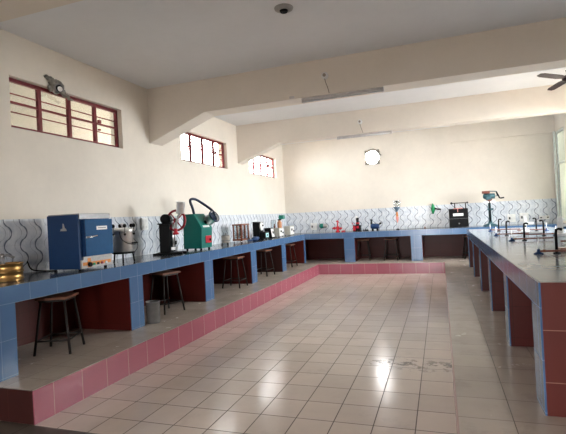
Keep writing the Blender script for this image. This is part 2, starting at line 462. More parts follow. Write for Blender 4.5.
# ------------------------------------------------------------------ masonry counters
def pier(root, x0, x1, y0, y1, ax, lab=None):
    """a maroon partition with a blue-tiled front; ax: 0 front faces +x, 1 front faces -y, 2 front faces -x"""
    t = .012
    if ax == 0:
        p = obj('pier', box(B(), x0, x1 - t, y0, y1, HP, ZB), M_maroon, root)
        obj('facing_tiles', box(B(), x1 - t, x1, y0, y1, HP, ZB), M_blue, p)
    elif ax == 1:
        p = obj('pier', box(B(), x0, x1, y0 + t, y1, HP, ZB), M_maroon, root)
        obj('facing_tiles', box(B(), x0, x1, y0, y0 + t, HP, ZB), M_blue, p)
    else:
        p = obj('pier', box(B(), x0 + t, x1, y0, y1, HP, ZB), M_maroon, root)
        obj('facing_tiles', box(B(), x0, x0 + t, y0, y1, HP, ZB), M_blue, p)
    return p
g = .002
lc = thing('lab_counter', 'long blue-tiled masonry lab counter along the left wall under the windows', 'counter', (0, 0, 0))
obj('worktop', box(B(), .010, XF - .012, 2.885, YF, ZB, ZT), M_top, lc)
ap = B(); box(ap, XF - .012, XF, 2.885, YF - .001, ZB, ZT - .001)
obj('front_apron', ap, M_blue, lc, 'blue tiled front edge')
obj('back_panel', box(B(), g, .012, 2.885, YF, HP, ZB), M_maroon, lc)
for a, b in ((2.885, 3.162), (4.821, 5.084), (6.773, 7.061), (8.761, 9.041), (10.711, 11.006), (12.663, 12.80)):
    pier(lc, .012, XF, a, b, 0)
bc = thing('lab_counter', 'blue-tiled masonry lab counter running along the back wall', 'counter', (0, 0, 0))
obj('worktop', box(B(), .010, XW - g, YF + .012, YW - .010, ZB, ZT), M_top, bc)
obj('front_apron', box(B(), XF, XW - g, YF, YF + .012, ZB, ZT - .001), M_blue, bc, 'blue tiled front edge')
obj('back_panel', box(B(), .014, XW - g, YW - .012, YW - g, HP, ZB), M_maroon, bc)
for a, b in ((2.111, 2.414), (3.964, 4.258), (5.95, 6.24)):
    pier(bc, a, b, YF, YW - .012, 1)
XI = 7.04
rc = thing('lab_bench', 'broad grey-topped island lab bench with blue front edge on the right', 'bench', (0, 0, 0))
YN, YFar = 3.241, 11.60
obj('worktop', box(B(), XR + .012, XI, YN + .014, YFar, ZB, ZT), M_top2, rc)
obj('front_apron', box(B(), XR, XR + .012, YN, YFar, ZB, ZT - .001), M_blue, rc, 'blue tiled front edge')
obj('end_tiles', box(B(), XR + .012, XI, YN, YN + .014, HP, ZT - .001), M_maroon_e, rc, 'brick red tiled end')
first = True
for a, b in ((3.255, 3.513), (4.80, 5.012), (6.402, 6.61), (7.96, 8.17), (9.585, 9.79), (11.166, 11.40)):
    p = pier(rc, XR, XI, a, b, 2)
    if first:
        obj('facing_tiles', box(B(), XR, XR + .012, YN, a, HP, ZB), M_blue, p); first = False
obj('centre_wall', box(B(), 6.19, 6.25, 3.52, 11.16, HP, ZB - .002), M_maroon, rc)

# ------------------------------------------------------------------ stools
def make_stool(label):
    t = thing('lab_stool', label, 'stool', (0, 0, 0), 0, 'wooden-topped lab stools')
    H = .617
    obj('seat', box(B(), -.17, .17, -.17, .17, H - .028, H, .008), M_wood, t, 'brown wooden seat')
    f = B(); a = .135
    for s in (-1, 1):
        box(f, -a, a, s * a - .012, s * a + .012, H - .052, H - .028)
        box(f, s * a - .012, s * a + .012, -a, a, H - .052, H - .028)
    obj('seat_frame', f, M_iron, t)
    st = B(); k = .15 / .55; q = .19 + (.125 - .19) * k
    for s in (-1, 1):
        cyl(st, (-q, s * q, .15), (q, s * q, .15), .0095, seg=8); cyl(st, (s * q, -q, .15), (s * q, q, .15), .0095, seg=8)
    obj('stretcher', st, M_iron, t)
    for sx in (-1, 1):
        for sy in (-1, 1):
            obj('leg', cyl(B(), (sx * .19, sy * .19, 0.001), (sx * .125, sy * .125, H - .04), .0135, seg=10), M_iron, t)
    return t
st0 = make_stool('lab stool nearest the camera, under the left counter below the blue oven')
st0.location = (.672, 3.92, HP); st0.rotation_euler = (0, 0, math.radians(22))
for x, y, a, lab in ((.70, 5.965, -18, 'lab stool under the left counter next to the grey bin'),
                     (.745, 8.33, 0, 'lab stool under the left counter below the small stone-coloured pot'),
                     (.69, 10.06, -8, 'lab stool under the left counter below the wooden balance case'),
                     (.70, 11.87, -4, 'lab stool in the last opening of the left counter before the corner'),
                     ):
    dup(st0, (x, y, HP), math.radians(a), lab)
for x, y, a, lab in ((2.60, 13.16, 3, 'left one of two lab stools side by side under the back counter'),
                     (3.40, 13.12, -3, 'right one of two lab stools side by side under the back counter'),
                     (5.50, 13.20, 5, 'lab stool under the back counter half hidden behind the island bench')):
    dup(st0, (x, y, HP), math.radians(a), lab)

# grey bin
bn = thing('waste_bin', 'grey cylindrical metal bin on the step by a blue pier', 'bin', (.955, 5.265, HP))
obj('bin_body', lathe(B(), [(.0, 0), (.088, 0), (.092, .02), (.095, .285), (.099, .292), (.095, .298), (.088, .29), (.084, .03), (0, .03)]), M_bin, bn)
obj('bin_rim', ring(B(), (0, 0, .292), .096, .006), M_grey, bn)

# ------------------------------------------------------------------ apparatus on the left counter
# brass sieves
bs = thing('sieve_stack', 'stack of shiny brass test sieves at the near end of left counter', 'sieves', (.50, 3.45, ZT))
for i in range(2):
    z = .015 + i * .085
    obj('sieve', lathe(B(), [(.150, z), (.158, z), (.158, z + .008), (.152, z + .012), (.152, z + .07), (.160, z + .074), (.160, z + .082), (.150, z + .082), (.148, z + .012)], seg=40), M_brass, bs)
obj('mesh_disc', cyl(B(), (0, 0, .02), (0, 0, .024), .149, seg=40), M_grey, bs)
obj('mesh_disc', cyl(B(), (0, 0, .115), (0, 0, .119), .147, seg=40), M_grey, bs)
for s in (0, 1): obj('foot_ring', ring(B(), (0, 0, .008 + s * .0), .14 - s * .02, .008), M_brass, bs)
wg = thing('clamp_knob', 'grey winged metal knob standing on the brass sieves', 'knob', (.47, 3.43, ZT + .120))
b_ = B(); lathe(b_, [(0, 0), (.05, 0), (.05, .03), (.026, .04), (.022, .12), (.03, .135), (.02, .16), (0, .165)])
obj('stem', b_, M_grey, wg)
w_ = B()
for a in range(3):
    d = a * 2 * PI / 3 + .5
    tube(w_, [(0, 0, .13), (.05 * math.cos(d), .05 * math.sin(d), .15), (.115 * math.cos(d), .115 * math.sin(d), .115)], .013, smooth=2)
obj('wing', w_, M_grey, wg)

# hot air oven
ov = thing('laboratory_oven', 'blue hot air oven with orange control strip on left counter', 'oven', (0, 0, 0))
ox0, ox1, oy0, oy1, oz0, oz1 = .335, .80, 4.14, 4.665, ZT + .028, 1.805
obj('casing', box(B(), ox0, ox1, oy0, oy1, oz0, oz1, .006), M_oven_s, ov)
obj('top_panel', box(B(), ox0 + .01, ox1 + .012, oy0 + .01, oy1 + .004, oz1, oz1 + .012, .003), M_silver, ov)
obj('front_trim', box(B(), ox1, ox1 + .014, oy0 + .012, oy1, 1.752, oz1), M_grey, ov)
obj('front_trim', box(B(), ox1, ox1 + .014, oy0 + .05, oy1, 1.268, 1.305), M_silver, ov)
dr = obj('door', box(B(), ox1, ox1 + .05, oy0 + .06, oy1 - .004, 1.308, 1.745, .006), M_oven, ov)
obj('door_edge', box(B(), ox1 + .002, ox1 + .047, oy0 + .056, oy0 + .06, 1.31, 1.742), M_oven_s, dr)
h_ = B(); cyl(h_, (ox1 + .05, oy0 + .11, 1.535), (ox1 + .085, oy0 + .11, 1.535), .012); tube(h_, [(ox1 + .08, oy0 + .04, 1.532), (ox1 + .085, oy0 + .11, 1.535), (ox1 + .08, oy0 + .21, 1.545)], .011)
obj('handle', h_, M_chrome, dr, 'chrome lever handle')
lb = obj('name_plate', box(B(), ox1 + .0505, ox1 + .0525, oy0 + .24, oy0 + .42, 1.615, 1.66), M_label, dr)
tx = B()
box(tx, ox1 + .0525, ox1 + .0532, oy0 + .262, oy0 + .398, 1.633, 1.643)
obj('print_line', tx, M_grey, lb)
obj('control_panel', box(B(), ox1, ox1 + .018, oy0 + .01, oy1, oz0 + .004, 1.266), M_silver, ov)
cp = obj('orange_strip', box(B(), ox1 + .018, ox1 + .020, oy0 + .03, oy1 - .03, oz0 + .035, 1.24), M_orange, ov, 'orange strip')
o2 = B(); box(o2, ox1 + .018, ox1 + .020, oy0 + .105, oy0 + .155, oz0 + .01, 1.285); obj('orange_tab', o2, M_orange, ov)
obj('knob', cyl(B(), (ox1 + .02, oy0 + .13, 1.208), (ox1 + .045, oy0 + .13, 1.208), .026), M_black, ov)
for i, (dy, mt) in enumerate(((.205, M_greenb), (.27, M_black), (.34, M_redw), (.41, M_label))):
    obj('indicator', box(B(), ox1 + .02, ox1 + .028, oy0 + dy - .016, oy0 + dy + .016, 1.195, 1.222, .002), mt, ov)
lg = B()   # pale emblem on the side
prism(lg, [(.535, 1.62), (.632, 1.618), (.622, 1.645), (.606, 1.652), (.588, 1.705), (.576, 1.707), (.572, 1.65), (.545, 1.645)], 1, oy0 - .003, oy0)
obj('emblem', lg, M_silver, ov, 'pale triangular emblem')
for x in (ox0 + .05, ox1 - .05):
    for y in (oy0 + .05, oy1 - .05): obj('foot', cyl(B(), (x, y, ZT), (x, y, oz0), .018), M_black, ov)
tag(obj('power_cable', tube(B(), [(.34, 4.25, ZT + .008), (.22, 4.2, ZT + .008), (.1, 4.22, ZT + .009), (.03, 4.15, ZT + .03), (.018, 4.12, ZT + .14)], .008, smooth=2), M_black), 'black power cable between the blue oven and the wall', 'cable')

# autoclave on a black stand
ac = thing('portable_autoclave', 'shiny steel sterilizer drum with black knobs on black legs', 'autoclave', (.62, 5.13, ZT))
R = .142
obj('drum', lathe(B(), [(0, .15), (R - .01, .15), (R, .16), (R, .425), (R + .006, .43), (R + .006, .44), (0, .44)], seg=40), M_steel, ac)
obj('lid', lathe(B(), [(R + .01, .440), (R + .012, .452), (R + .004, .462), (.10, .476), (.05, .483), (0, .486)], seg=40), M_steel, ac)
obj('lid_knob', lathe(B(), [(0, .48), (.012, .482), (.012, .515), (.022, .522), (.018, .545), (0, .548)], seg=16), M_steel, ac)
for i in range(6):
    a = i * PI / 3 + .35; c, s = math.cos(a), math.sin(a)
    bl = obj('clamp_bolt', cyl(B(), ((R + .014) * c, (R + .014) * s, .37), ((R + .014) * c, (R + .014) * s, .49), .007, seg=8), M_grey, ac)
    obj('clamp_nut', ball(B(), ((R + .014) * c, (R + .014) * s, .395), .018, (1, 1, .8), 10, 8), M_black, bl)
    k = B(); lathe(k, [(0, .485), (.016, .487), (.024, .50), (.024, .518), (.012, .535), (0, .537)], ((R + .014) * c, (R + .014) * s, 0), 12)
    obj('wing_knob', k, M_black, bl)
for a in (.30, .30 + PI):
    c, s = math.cos(a), math.sin(a)
    obj('side_handle', tube(B(), [(R * c - .05 * s, R * s + .05 * c, .27), ((R + .05) * c - .05 * s, (R + .05) * s + .05 * c, .27), ((R + .05) * c + .05 * s, (R + .05) * s - .05 * c, .27), (R * c + .05 * s, R * s - .05 * c, .27)], .009, smooth=1), M_black, ac)
ch = B(); tube(ch, [(.06, -.14, .43), (.09, -.15, .33), (.14, -.09, .27), (.165, 0, .25), (.15, .08, .25)], .005, smooth=2)
obj('drain_tube', ch, M_black, ac)
sd = B(); ring(sd, (0, 0, .140), .138, .012); ring(sd, (0, 0, .140), .09, .007)
cyl(sd, (-.138, 0, .14), (.138, 0, .14), .008, seg=8); cyl(sd, (0, -.138, .14), (0, .138, .14), .008, seg=8)
obj('stand_ring', sd, M_black, ac)
for i in range(3):
    a = i * 2 * PI / 3 - .95
    obj('leg', cyl(B(), (.155 * math.cos(a), .155 * math.sin(a), .002), (.135 * math.cos(a), .135 * math.sin(a), .14), .011, seg=8), M_black, ac)

# wall switch boards
def board(name, loc, ax, w, h, label, nsw=4, grp=None):
    t = thing(name, label, 'switchboard', loc)
    d = .035
    if ax == 0:
        obj('plate', box(B(), 0, d, -w / 2, w / 2, 0, h, .004), M_white, t)
        for i in range(nsw):
            y = -w / 2 + w * (i % 2 + .5) / 2; z = h * (i // 2 + .5) / max(1, (nsw + 1) // 2)
            obj('switch', box(B(), d, d + .008, y - w * .13, y + w * .13, z - .022, z + .022, .002), M_label, t)
    else:
        obj('plate', box(B(), -w / 2, w / 2, -d, 0, 0, h, .004), M_white, t)
        n = max(1, nsw)
        for i in range(n):
            x = -w / 2 + w * (i + .5) / n
            obj('switch', box(B(), x - .02, x + .02, -d - .008, -d, h * .35, h * .65, .002), M_blackm if i % 2 == 0 else M_label, t)
    return t
board('switch_board', (.008, 6.43, 1.56), 0, .17, .21, 'white switch board on the tiles left of the black red-wheeled machine')
board('switch_board', (.945, YW - .008, 1.215), 1, .21, .22, 'double white socket board on the back wall tiles by the corner', 2)
board('switch_board', (6.62, YW - .008, 1.20), 1, .20, .22, 'left white socket board on the back wall above the island bench', 2)
board('switch_board', (6.93, YW - .008, 1.20), 1, .22, .24, 'second white socket board on the back wall above the island bench', 2)
board('switch_board', (7.42, YW - .008, 1.24), 1, .24, .10, 'low wide white socket board on back wall near the glazed corner', 3)

# black machine with red hand wheel
hm = thing('hand_wheel_machine', 'black testing machine with red hand wheel and tilted steel cup', 'machine', (.49, 6.44, ZT), math.radians(20))
bb = B()
box(bb, -.23, .25, -.19, -.13, 0, .03, .004); box(bb, -.23, .25, .13, .19, 0, .03, .004); box(bb, -.19, -.12, -.14, .14, .004, .035, .004); box(bb, .02, .09, -.14, .14, .004, .035, .004)
obj('base', bb, M_black, hm)
obj('column', box(B(), -.13, .04, -.11, .11, .03, .50, .008), M_black, hm)
obj('column_top', box(B(), -.15, .055, -.125, .125, .50, .52, .004), M_black, hm)
obj('housing', lathe(B(), [(0, -.09), (.075, -.09), (.085, -.07), (.085, .07), (.075, .09), (0, .09)], (-.03, 0, .585), 24, (0, 1, 0)), M_black, hm)
rl = B(); cyl(rl, (.085, -.06, .08), (.085, -.06, .52), .013); cyl(rl, (.085, .05, .08), (.085, .05, .52), .013)
box(rl, .05, .12, -.09, .09, .07, .12, .004)
obj('guide_rods', rl, M_steel, hm)
sl = B(); box(sl, .055, .12, -.05, .05, .16, .22, .005); cyl(sl, (.085, 0, .05), (.085, 0, .46), .016)
obj('slider', sl, M_blackm, hm)
wc = Vector((.15, -.075, .555)); ax = Vector((-.30, -.95, .05)).normalized()
wl = B(); ring(wl, wc, .165, .019, ax, 40, 10)
q = ax.to_track_quat('Z', 'Y')
for i in range(4):
    a = i * PI / 2 + .7
    cyl(wl, wc, wc + q @ Vector((.162 * math.cos(a), .162 * math.sin(a), 0)), .012, .010, 8)
cyl(wl, wc - ax * .03, wc + ax * .04, .03)
obj('hand_wheel', wl, M_redw, hm, 'dark red hand wheel')
obj('axle', cyl(B(), (-.03, 0, .585), tuple(wc), .018), M_grey, hm)
cc = wc + Vector((.09, -.04, .20)); ca = Vector((.14, -.1, .98)).normalized()
obj('cup', lathe(B(), [(0, -.09), (.062, -.09), (.065, -.08), (.070, .09), (.075, .10), (.066, .10), (.060, -.07), (0, -.07)], cc, 24, ca), M_steel, hm)
ar = B(); tube(ar, [tuple(cc - ca * .08), tuple(wc + Vector((.03, -.06, .04))), tuple(wc + Vector((-.0, -.07, -.17)))], .016, smooth=1)
obj('arm', ar, M_silver, hm)
rp = wc + Vector((-.0, -.07, -.18))
obj('release_knob', lathe(B(), [(0, -.05), (.05, -.05), (.05, -.025), (.028, -.01), (.03, .03), (.02, .05), (0, .05)], rp, 16), M_red, hm)

# green machine with a steel cup and hose
gm = thing('green_apparatus', 'green sloping-front apparatus with dark hose looping into steel cup', 'apparatus', (0, 0, 0))
gy0, gy1 = 7.11, 7.50
prof = [(.345, ZT + .035), (.715, ZT + .035), (.735, 1.54), (.58, 1.80), (.36, 1.80)]
obj('casing', prism(B(), prof, 1, gy0, gy1, .006), M_green, gm)
for x in (.39, .675):
    for y in (gy0 + .05, gy1 - .05): obj('foot', cyl(B(), (x, y, ZT), (x, y, ZT + .036), .018), M_black, gm)
rpn = obj('switch_panel', box(B(), .726, .738, gy0 + .135, gy1 - .05, 1.262, 1.392, .003), M_red, gm, 'red switch panel')
obj('switch', box(B(), .738, .75, gy0 + .26, gy0 + .30, 1.295, 1.34, .002), M_black, rpn)
obj('socket_dot', cyl(B(), (.738, gy0 + .20, 1.33), (.742, gy0 + .20, 1.33), .012), M_redw, rpn)
nb = box(B(), -.0015, .0015, -.14, .10, -.02, .02)
npl = obj('name_plate', nb, M_label, gm); npl.location = (.722, gy0 + .205, 1.567); npl.rotation_euler = (0, math.radians(-31), 0)
cu = Vector((.76, 7.42, 1.695)); ca = Vector((.72, -.12, .42)).normalized()
cup = obj('cup', lathe(B(), [(0, -.09), (.07, -.09), (.095, -.07), (.10, .075), (.108, .085), (.108, .10), (.094, .10), (.090, -.05), (0, -.05)], cu, 32, ca), M_steel, gm, 'tilted steel cup')
obj('cup_rim', lathe(B(), [(.109, .072), (.118, .078), (.118, .108), (.10, .112), (.092, .06), (.0, .05)], cu, 32, ca), M_hose, gm)
sb = B(); cyl(sb, (.66, 7.34, 1.62), tuple(cu - ca * .08), .022); cyl(sb, (.64, 7.33, 1.60), (.70, 7.36, 1.655), .035)
obj('cup_bracket', sb, M_black, gm)
obj('hose', tube(B(), [(.50, 7.27, 1.80), (.50, 7.22, 1.93), (.50, 7.15, 2.02), (.50, 7.17, 2.075), (.51, 7.32, 2.08), (.57, 7.43, 2.01), (.68, 7.48, 1.92), (.80, 7.46, 1.83), (.835, 7.42, 1.77)], .024, 12, smooth=3), M_hose, gm)

# small pot on a stand
pt_ = thing('specimen_pot', 'small stone-coloured pot on dark feet beside the green apparatus', 'pot', (.50, 8.50, ZT))
obj('pot_body', lathe(B(), [(0, .05), (.08, .05), (.088, .06), (.088, .185), (.094, .19), (.08, .198), (0, .2)]), M_pot, pt_)
obj('pot_lid', lathe(B(), [(.075, .198), (.07, .21), (.02, .22), (.012, .235), (.016, .25), (0, .255)]), M_grey, pt_)
obj('band', lathe(B(), [(.089, .085), (.092, .09), (.092, .10), (.089, .105)]), M_grey, pt_)
for i in range(3):
    a = i * 2 * PI / 3 - .6
    obj('foot', cyl(B(), (.085 * math.cos(a), .085 * math.sin(a), 0), (.075 * math.cos(a), .075 * math.sin(a), .055), .014), M_black, pt_)

# balance in a glazed wooden case
ba = thing('balance_case', 'varnished wooden glass-sided balance case on short legs', 'balance case', (.40, 9.50, ZT))
w, d, z0, z1 = .11, .205, .045, .42
obj('base_board', box(B(), -w - .01, w + .01, -d - .01, d + .01, z0, z0 + .035, .004), M_case, ba)
obj('roof_board', box(B(), -w - .012, w + .012, -d - .012, d + .012, z1 - .03, z1, .004), M_case, ba)
for x in (-w + .012, w - .012):
    for y in (-d + .012, 0, d - .012): obj('frame_post', box(B(), x - .014, x + .014, y - .014, y + .014, z0 + .035, z1 - .03), M_case, ba)
for y in (-d + .012, d - .012): obj('glazing_bar', box(B(), -.008, .008, y - .01, y + .01, z0 + .035, z1 - .03), M_case, ba)
for x in (-w + .012, w - .012): obj('glass', box(B(), x - .0015, x + .0015, -d + .026, d - .026, z0 + .035, z1 - .03), M_clear, ba)
sc = B(); cyl(sc, (0, 0, z0 + .035), (0, 0, z1 - .08), .008); cyl(sc, (0, -.13, z1 - .085), (0, .13, z1 - .085), .006, seg=8)
for s in (-1, 1):
    cyl(sc, (0, s * .125, z1 - .085), (0, s * .125, z0 + .09), .002, seg=6); cyl(sc, (0, s * .125, z0 + .085), (0, s * .125, z0 + .09), .05, seg=20)
obj('scale_beam', sc, M_brass, ba)
for x in (-w, w):
    for y in (-d, d): obj('leg', cyl(B(), (x * .9, y * .92, 0), (x * .9, y * .92, z0), .012, seg=10), M_chrome, ba)
nv = thing('instrument_cover', 'dark blue crumpled cover lying in front of the balance case', 'cover', (.66, 9.66, ZT))
cv = B(); ball(cv, (0, 0, .055), .10, (.75, 1.15, .55), 20, 12); ball(cv, (-.03, -.2, .03), .09, (.6, 1.2, .33), 16, 10); ball(cv, (.02, .1, .06), .07, (.8, 1, .7), 16, 10)
for v in cv.verts:
    v.co += Vector((random.uniform(-.006, .006), random.uniform(-.006, .006), random.uniform(-.006, .006)))
    v.co.z = max(v.co.z, 0)
obj('cloth', cv, M_navy, nv)

# black projector instrument with white disc
pj = thing('profile_projector', 'black instrument with white disc and small pale screen', 'instrument', (.51, 10.33, ZT))
obj('upright', prism(B(), [(-.11, .0), (.06, .0), (.06, .43), (-.11, .45)], 1, -.14, .15, .005), M_black, pj)
obj('dial_disc', cyl(B(), (.06, .0, .33), (.085, .0, .33), .105, .10, 32), M_white, pj, 'white round disc')
obj('disc_spindle', cyl(B(), (.085, .03, .35), (.105, .03, .35), .022), M_black, pj)
lo = obj('front_unit', box(B(), .06, .20, -.12, .15, .02, .19, .008), M_black, pj)
obj('screen', box(B(), .20, .206, -.07, .11, .055, .16, .002), M_cyan, lo, 'pale blue screen')
obj('screen_dot', cyl(B(), (.206, .03, .11), (.210, .03, .11), .026, seg=16), M_black, lo)
for y in (-.08, .1): obj('foot', cyl(B(), (.17, y, 0), (.17, y, .022), .014), M_grey, pj)
mt = thing('meter_box', 'small black meter with tilted white dial face', 'meter', (.56, 10.92, ZT))
obj('meter_casing', prism(B(), [(-.11, 0), (.10, 0), (.06, .27), (-.11, .27)], 1, -.10, .11, .006), M_black, mt)
fa = obj('dial_face', prism(B(), [(.098, .035), (.102, .035), (.069, .245), (.065, .245)], 1, -.085, .095), M_white, mt)
obj('dial_needle', cyl(B(), (.082, .02, .15), (.095, .02, .152), .035, seg=16), M_black, fa)
# beige boxes
def beige(name, x, y, w, l, h, label):
    t = thing(name, label, 'instrument', (x, y, ZT))
    obj('casing', box(B(), -w, w, -l, l, .018, h, .006), M_beige, t)
    p = obj('front_panel', box(B(), w, w + .006, -l + .02, l - .02, .035, h - .02, .002), M_white, t)
    obj('display', box(B(), w + .006, w + .010, -l * .55, l * .05, h * .50, h * .72), M_blackm, p)
    obj('knob', cyl(B(), (w + .006, l * .45, h * .45), (w + .028, l * .45, h * .45), .022, seg=14), M_black, p)
    for sx in (-1, 1):
        for sy in (-1, 1): obj('foot', cyl(B(), (sx * w * .8, sy * l * .85, 0), (sx * w * .8, sy * l * .85, .02), .012, seg=10), M_black, t)
    return t
beige('control_box', .52, 11.60, .125, .18, .245, 'beige instrument box carrying the amber bottle near the corner')
beige('control_box', .60, 12.40, .09, .19, .27, 'beige instrument box with white front, the one nearest the corner')
bo = thing('reagent_bottle', 'amber bottle with big green stopper on a beige box', 'bottle', (.585, 11.64, ZT + .245))
obj('bottle_glass', lathe(B(), [(0, 0), (.058, 0), (.062, .01), (.062, .15), (.05, .172), (.028, .185), (.028, .21), (0, .21)]), M_amber, bo)
obj('neck_clamp', box(B(), -.04, .05, -.04, .05, .205, .235, .005), M_black, bo)
obj('stopper', box(B(), -.01, .12, -.03, .13, .235, .345, .012), M_teal_cap, bo)
gf = thing('gauge_stand', 'thin framed glass plate with brown scale on a beige box', 'gauge', (.455, 11.52, ZT + .245))
f_ = B()
for x in (-.065, .065): cyl(f_, (x, 0, 0), (x, 0, .22), .006, seg=8)
cyl(f_, (-.065, 0, .22), (.065, 0, .22), .005, seg=8)
obj('frame', f_, M_grey, gf); obj('plate', box(B(), -.062, .062, -.002, .002, .01, .215), M_clear, gf)
obj('scale', prism(B(), [(.0, 0), (.045, 0), (.035, .12), (.015, .12)], 1, -.012, -.004), M_copper, gf)

# ------------------------------------------------------------------ apparatus on the back counter
kp = thing('motor_plug', 'green and grey cylindrical fitting beside the corner socket board', 'fitting', (1.25, YW - .008, 1.335))
obj('cap', lathe(B(), [(0, 0), (.065, 0), (.075, .02), (.075, .11), (.055, .14), (0, .145)], (0, 0, 0), 20, (-.5, -.86, 0)), M_teal_cap, kp)
obj('body', lathe(B(), [(.058, -.0), (.062, .02), (.062, .10), (.05, .13), (0, .14)], (.02, -.05, 0), 20, (.9, -.4, 0)), M_silver, kp)
rt = thing('red_valve', 'small red cross-armed valve on the back counter', 'valve', (1.80, 13.45, ZT))
v_ = B(); lathe(v_, [(0, 0), (.07, 0), (.07, .02), (.04, .04), (.045, .13), (.06, .15), (.04, .17), (0, .175)]); obj('valve_body', v_, M_red, rt)
v_ = B(); cyl(v_, (-.17, 0, .115), (.14, 0, .115), .02); ball(v_, (-.10, 0, .115), .045); ball(v_, (.09, 0, .10), .04); obj('pipe_arm', v_, M_red, rt)
obj('spout', tube(B(), [(0, 0, .16), (.0, 0, .26), (.03, 0, .31), (.0, 0, .34), (-.03, 0, .31)], .02, smooth=2), M_red, rt)
obj('loose_handle', cyl(B(), (.12, -.05, .02), (.24, -.05, .02), .02, seg=12), M_red, rt)
rd = thing('drop_tester', 'red and black upright tester with white top on back counter', 'tester', (2.40, 13.42, ZT))
obj('base_block', box(B(), -.11, .11, -.10, .10, 0, .18, .006), M_black, rd)
pn = B(); box(pn, -.105, -.03, -.106, -.10, .03, .16); box(pn, .0, .07, -.106, -.10, .09, .16); obj('front_plates', pn, M_red, rd, 'red plates')
obj('column', lathe(B(), [(0, .18), (.05, .18), (.05, .22), (.035, .24), (.042, .36), (.05, .37), (.03, .40), (0, .40)], (.02, 0, 0)), M_blackm, rd)
obj('collar', lathe(B(), [(.05, .215), (.058, .225), (.058, .25), (.045, .26)], (.02, 0, 0)), M_red, rd)
obj('top_cap', ball(B(), (0.0, 0, .425), .035), M_white, rd)
obj('lever', tube(B(), [(-.1, -.02, .18), (-.13, -.02, .24), (-.16, -.02, .26)], .009), M_red, rd)
wt = thing('small_weights', 'little dark weights lying between red tester and blue pump', 'weights', (2.66, 13.40, ZT))
for i, (x, r) in enumerate(((-.06, .022), (.0, .03), (.055, .02))):
    obj('weight', lathe(B(), [(0, 0), (r, 0), (r, .03), (r * .4, .04), (r * .5, .055), (0, .06)], (x, 0, 0), 14), M_black, wt)
pm = thing('vacuum_pump', 'rounded navy blue pump with black stack on back counter', 'pump', (2.93, 13.42, ZT))
obj('pump_body', lathe(B(), [(0, -.13), (.06, -.125), (.078, -.10), (.082, 0), (.078, .09), (.055, .12), (0, .125)], (0, 0, .125), 24, (1, 0, 0)), M_navy, pm)
b_ = B(); cyl(b_, (-.10, 0, .18), (-.10, 0, .30), .03, .024); box(b_, -.135, -.065, -.03, .03, .30, .335, .006); obj('stack', b_, M_black, pm)
b_ = B(); tube(b_, [(.10, 0, .15), (.14, 0, .20), (.17, 0, .205)], .022, smooth=1); ball(b_, (.165, 0, .205), .03); obj('outlet', b_, M_black, pm)
for s in (-.07, .07): obj('foot', box(B(), s - .025, s + .025, -.06, .06, 0, .06, .004), M_black, pm)
fs = thing('funnel_stand', 'tall thin stand with glass bulb and steel-blue funnel', 'stand', (3.58, 13.42, ZT))
obj('base', lathe(B(), [(0, 0), (.05, 0), (.05, .012), (.015, .03), (0, .03)], seg=18), M_black, fs)
obj('rod', cyl(B(), (0, 0, .02), (0, 0, .30), .007, seg=8), M_steel, fs)
obj('lower_tip', lathe(B(), [(.010, .20), (.035, .28), (.045, .36), (.03, .38), (0, .38)], seg=16), M_pinkp, fs)
obj('stem', lathe(B(), [(.028, .36), (.03, .40), (.026, .50), (.02, .52)], seg=16), M_orange, fs)
obj('funnel', lathe(B(), [(.018, .50), (.03, .54), (.10, .65), (.105, .66), (.098, .66), (.02, .55)], seg=24), M_steelblue, fs)
obj('bulb', ball(B(), (0, 0, .75), .095, (1, 1, .85), 20, 14), M_clear, fs)
hg = B(); ring(hg, (0, 0, .66), .10, .006); ring(hg, (0, 0, .835), .105, .006)
for a in range(3): cyl(hg, (.102 * math.cos(a * 2.09 + .3), .102 * math.sin(a * 2.09 + .3), .66), (.105 * math.cos(a * 2.09 + .3), .105 * math.sin(a * 2.09 + .3), .835), .005, seg=6)
obj('cage', hg, M_chrome, fs)
obj('top_valve', lathe(B(), [(0, .78), (.03, .785), (.035, .82), (.02, .84), (0, .84)], seg=14), M_black, fs)
tag(obj('brass_weight', lathe(B(), [(0, 0), (.02, 0), (.024, .03), (.01, .035), (.012, .05), (0, .055)], (4.33, 13.50, ZT), 14), M_case), 'tiny dark weight on the back counter left of the black box', 'weight')
gh = thing('hand_pump', 'green hand pump with black handle fixed on back wall tiles', 'pump', (4.57, YW - .008, 1.68))
obj('pump_barrel', lathe(B(), [(0, -.15), (.02, -.14), (.05, -.05), (.055, .03), (.03, .12), (.015, .16), (0, .165)], (0, -.054, 0), 18), M_greenb, gh)
obj('handle', tube(B(), [(.03, -.05, .02), (.14, -.06, -.01), (.22, -.06, -.02)], .022, smooth=1), M_black, gh)
obj('tip', tube(B(), [(0, -.05, -.14), (-.03, -.05, -.18), (-.07, -.05, -.17)], .009, smooth=1), M_label, gh)
bx = thing('black_cabinet_instrument', 'black box instrument with white label and rail on top', 'instrument', (5.235, 13.26, ZT))
obj('casing', box(B(), -.245, .235, -.22, .22, .012, .515, .008), M_black, bx)
obj('seam', box(B(), -.243, .233, -.2215, -.219, .24, .246), M_grey, bx)
obj('name_plate', box(B(), -.145, .115, -.224, -.22, .315, .385), M_label, bx, 'white name plate')
obj('catch', cyl(B(), (0, -.22, .11), (0, -.228, .11), .02, seg=14), M_grey, bx)
r_ = B()
for x in (-.09, .19): cyl(r_, (x, -.05, .515), (x, -.05, .665), .014, seg=10)
cyl(r_, (-.20, -.05, .665), (.24, -.05, .665), .011, seg=10)
ball(r_, (-.17, -.05, .665), .032); ball(r_, (.235, -.05, .67), .024)
obj('top_rail', r_, M_blackm, bx)
tr = B(); box(tr, -.125, .10, -.24, -.05, .505, .525, .003); box(tr, -.03, -.015, -.232, -.224, .42, .505)
obj('tray', tr, M_pinkp, bx, 'pale pinkish tray')
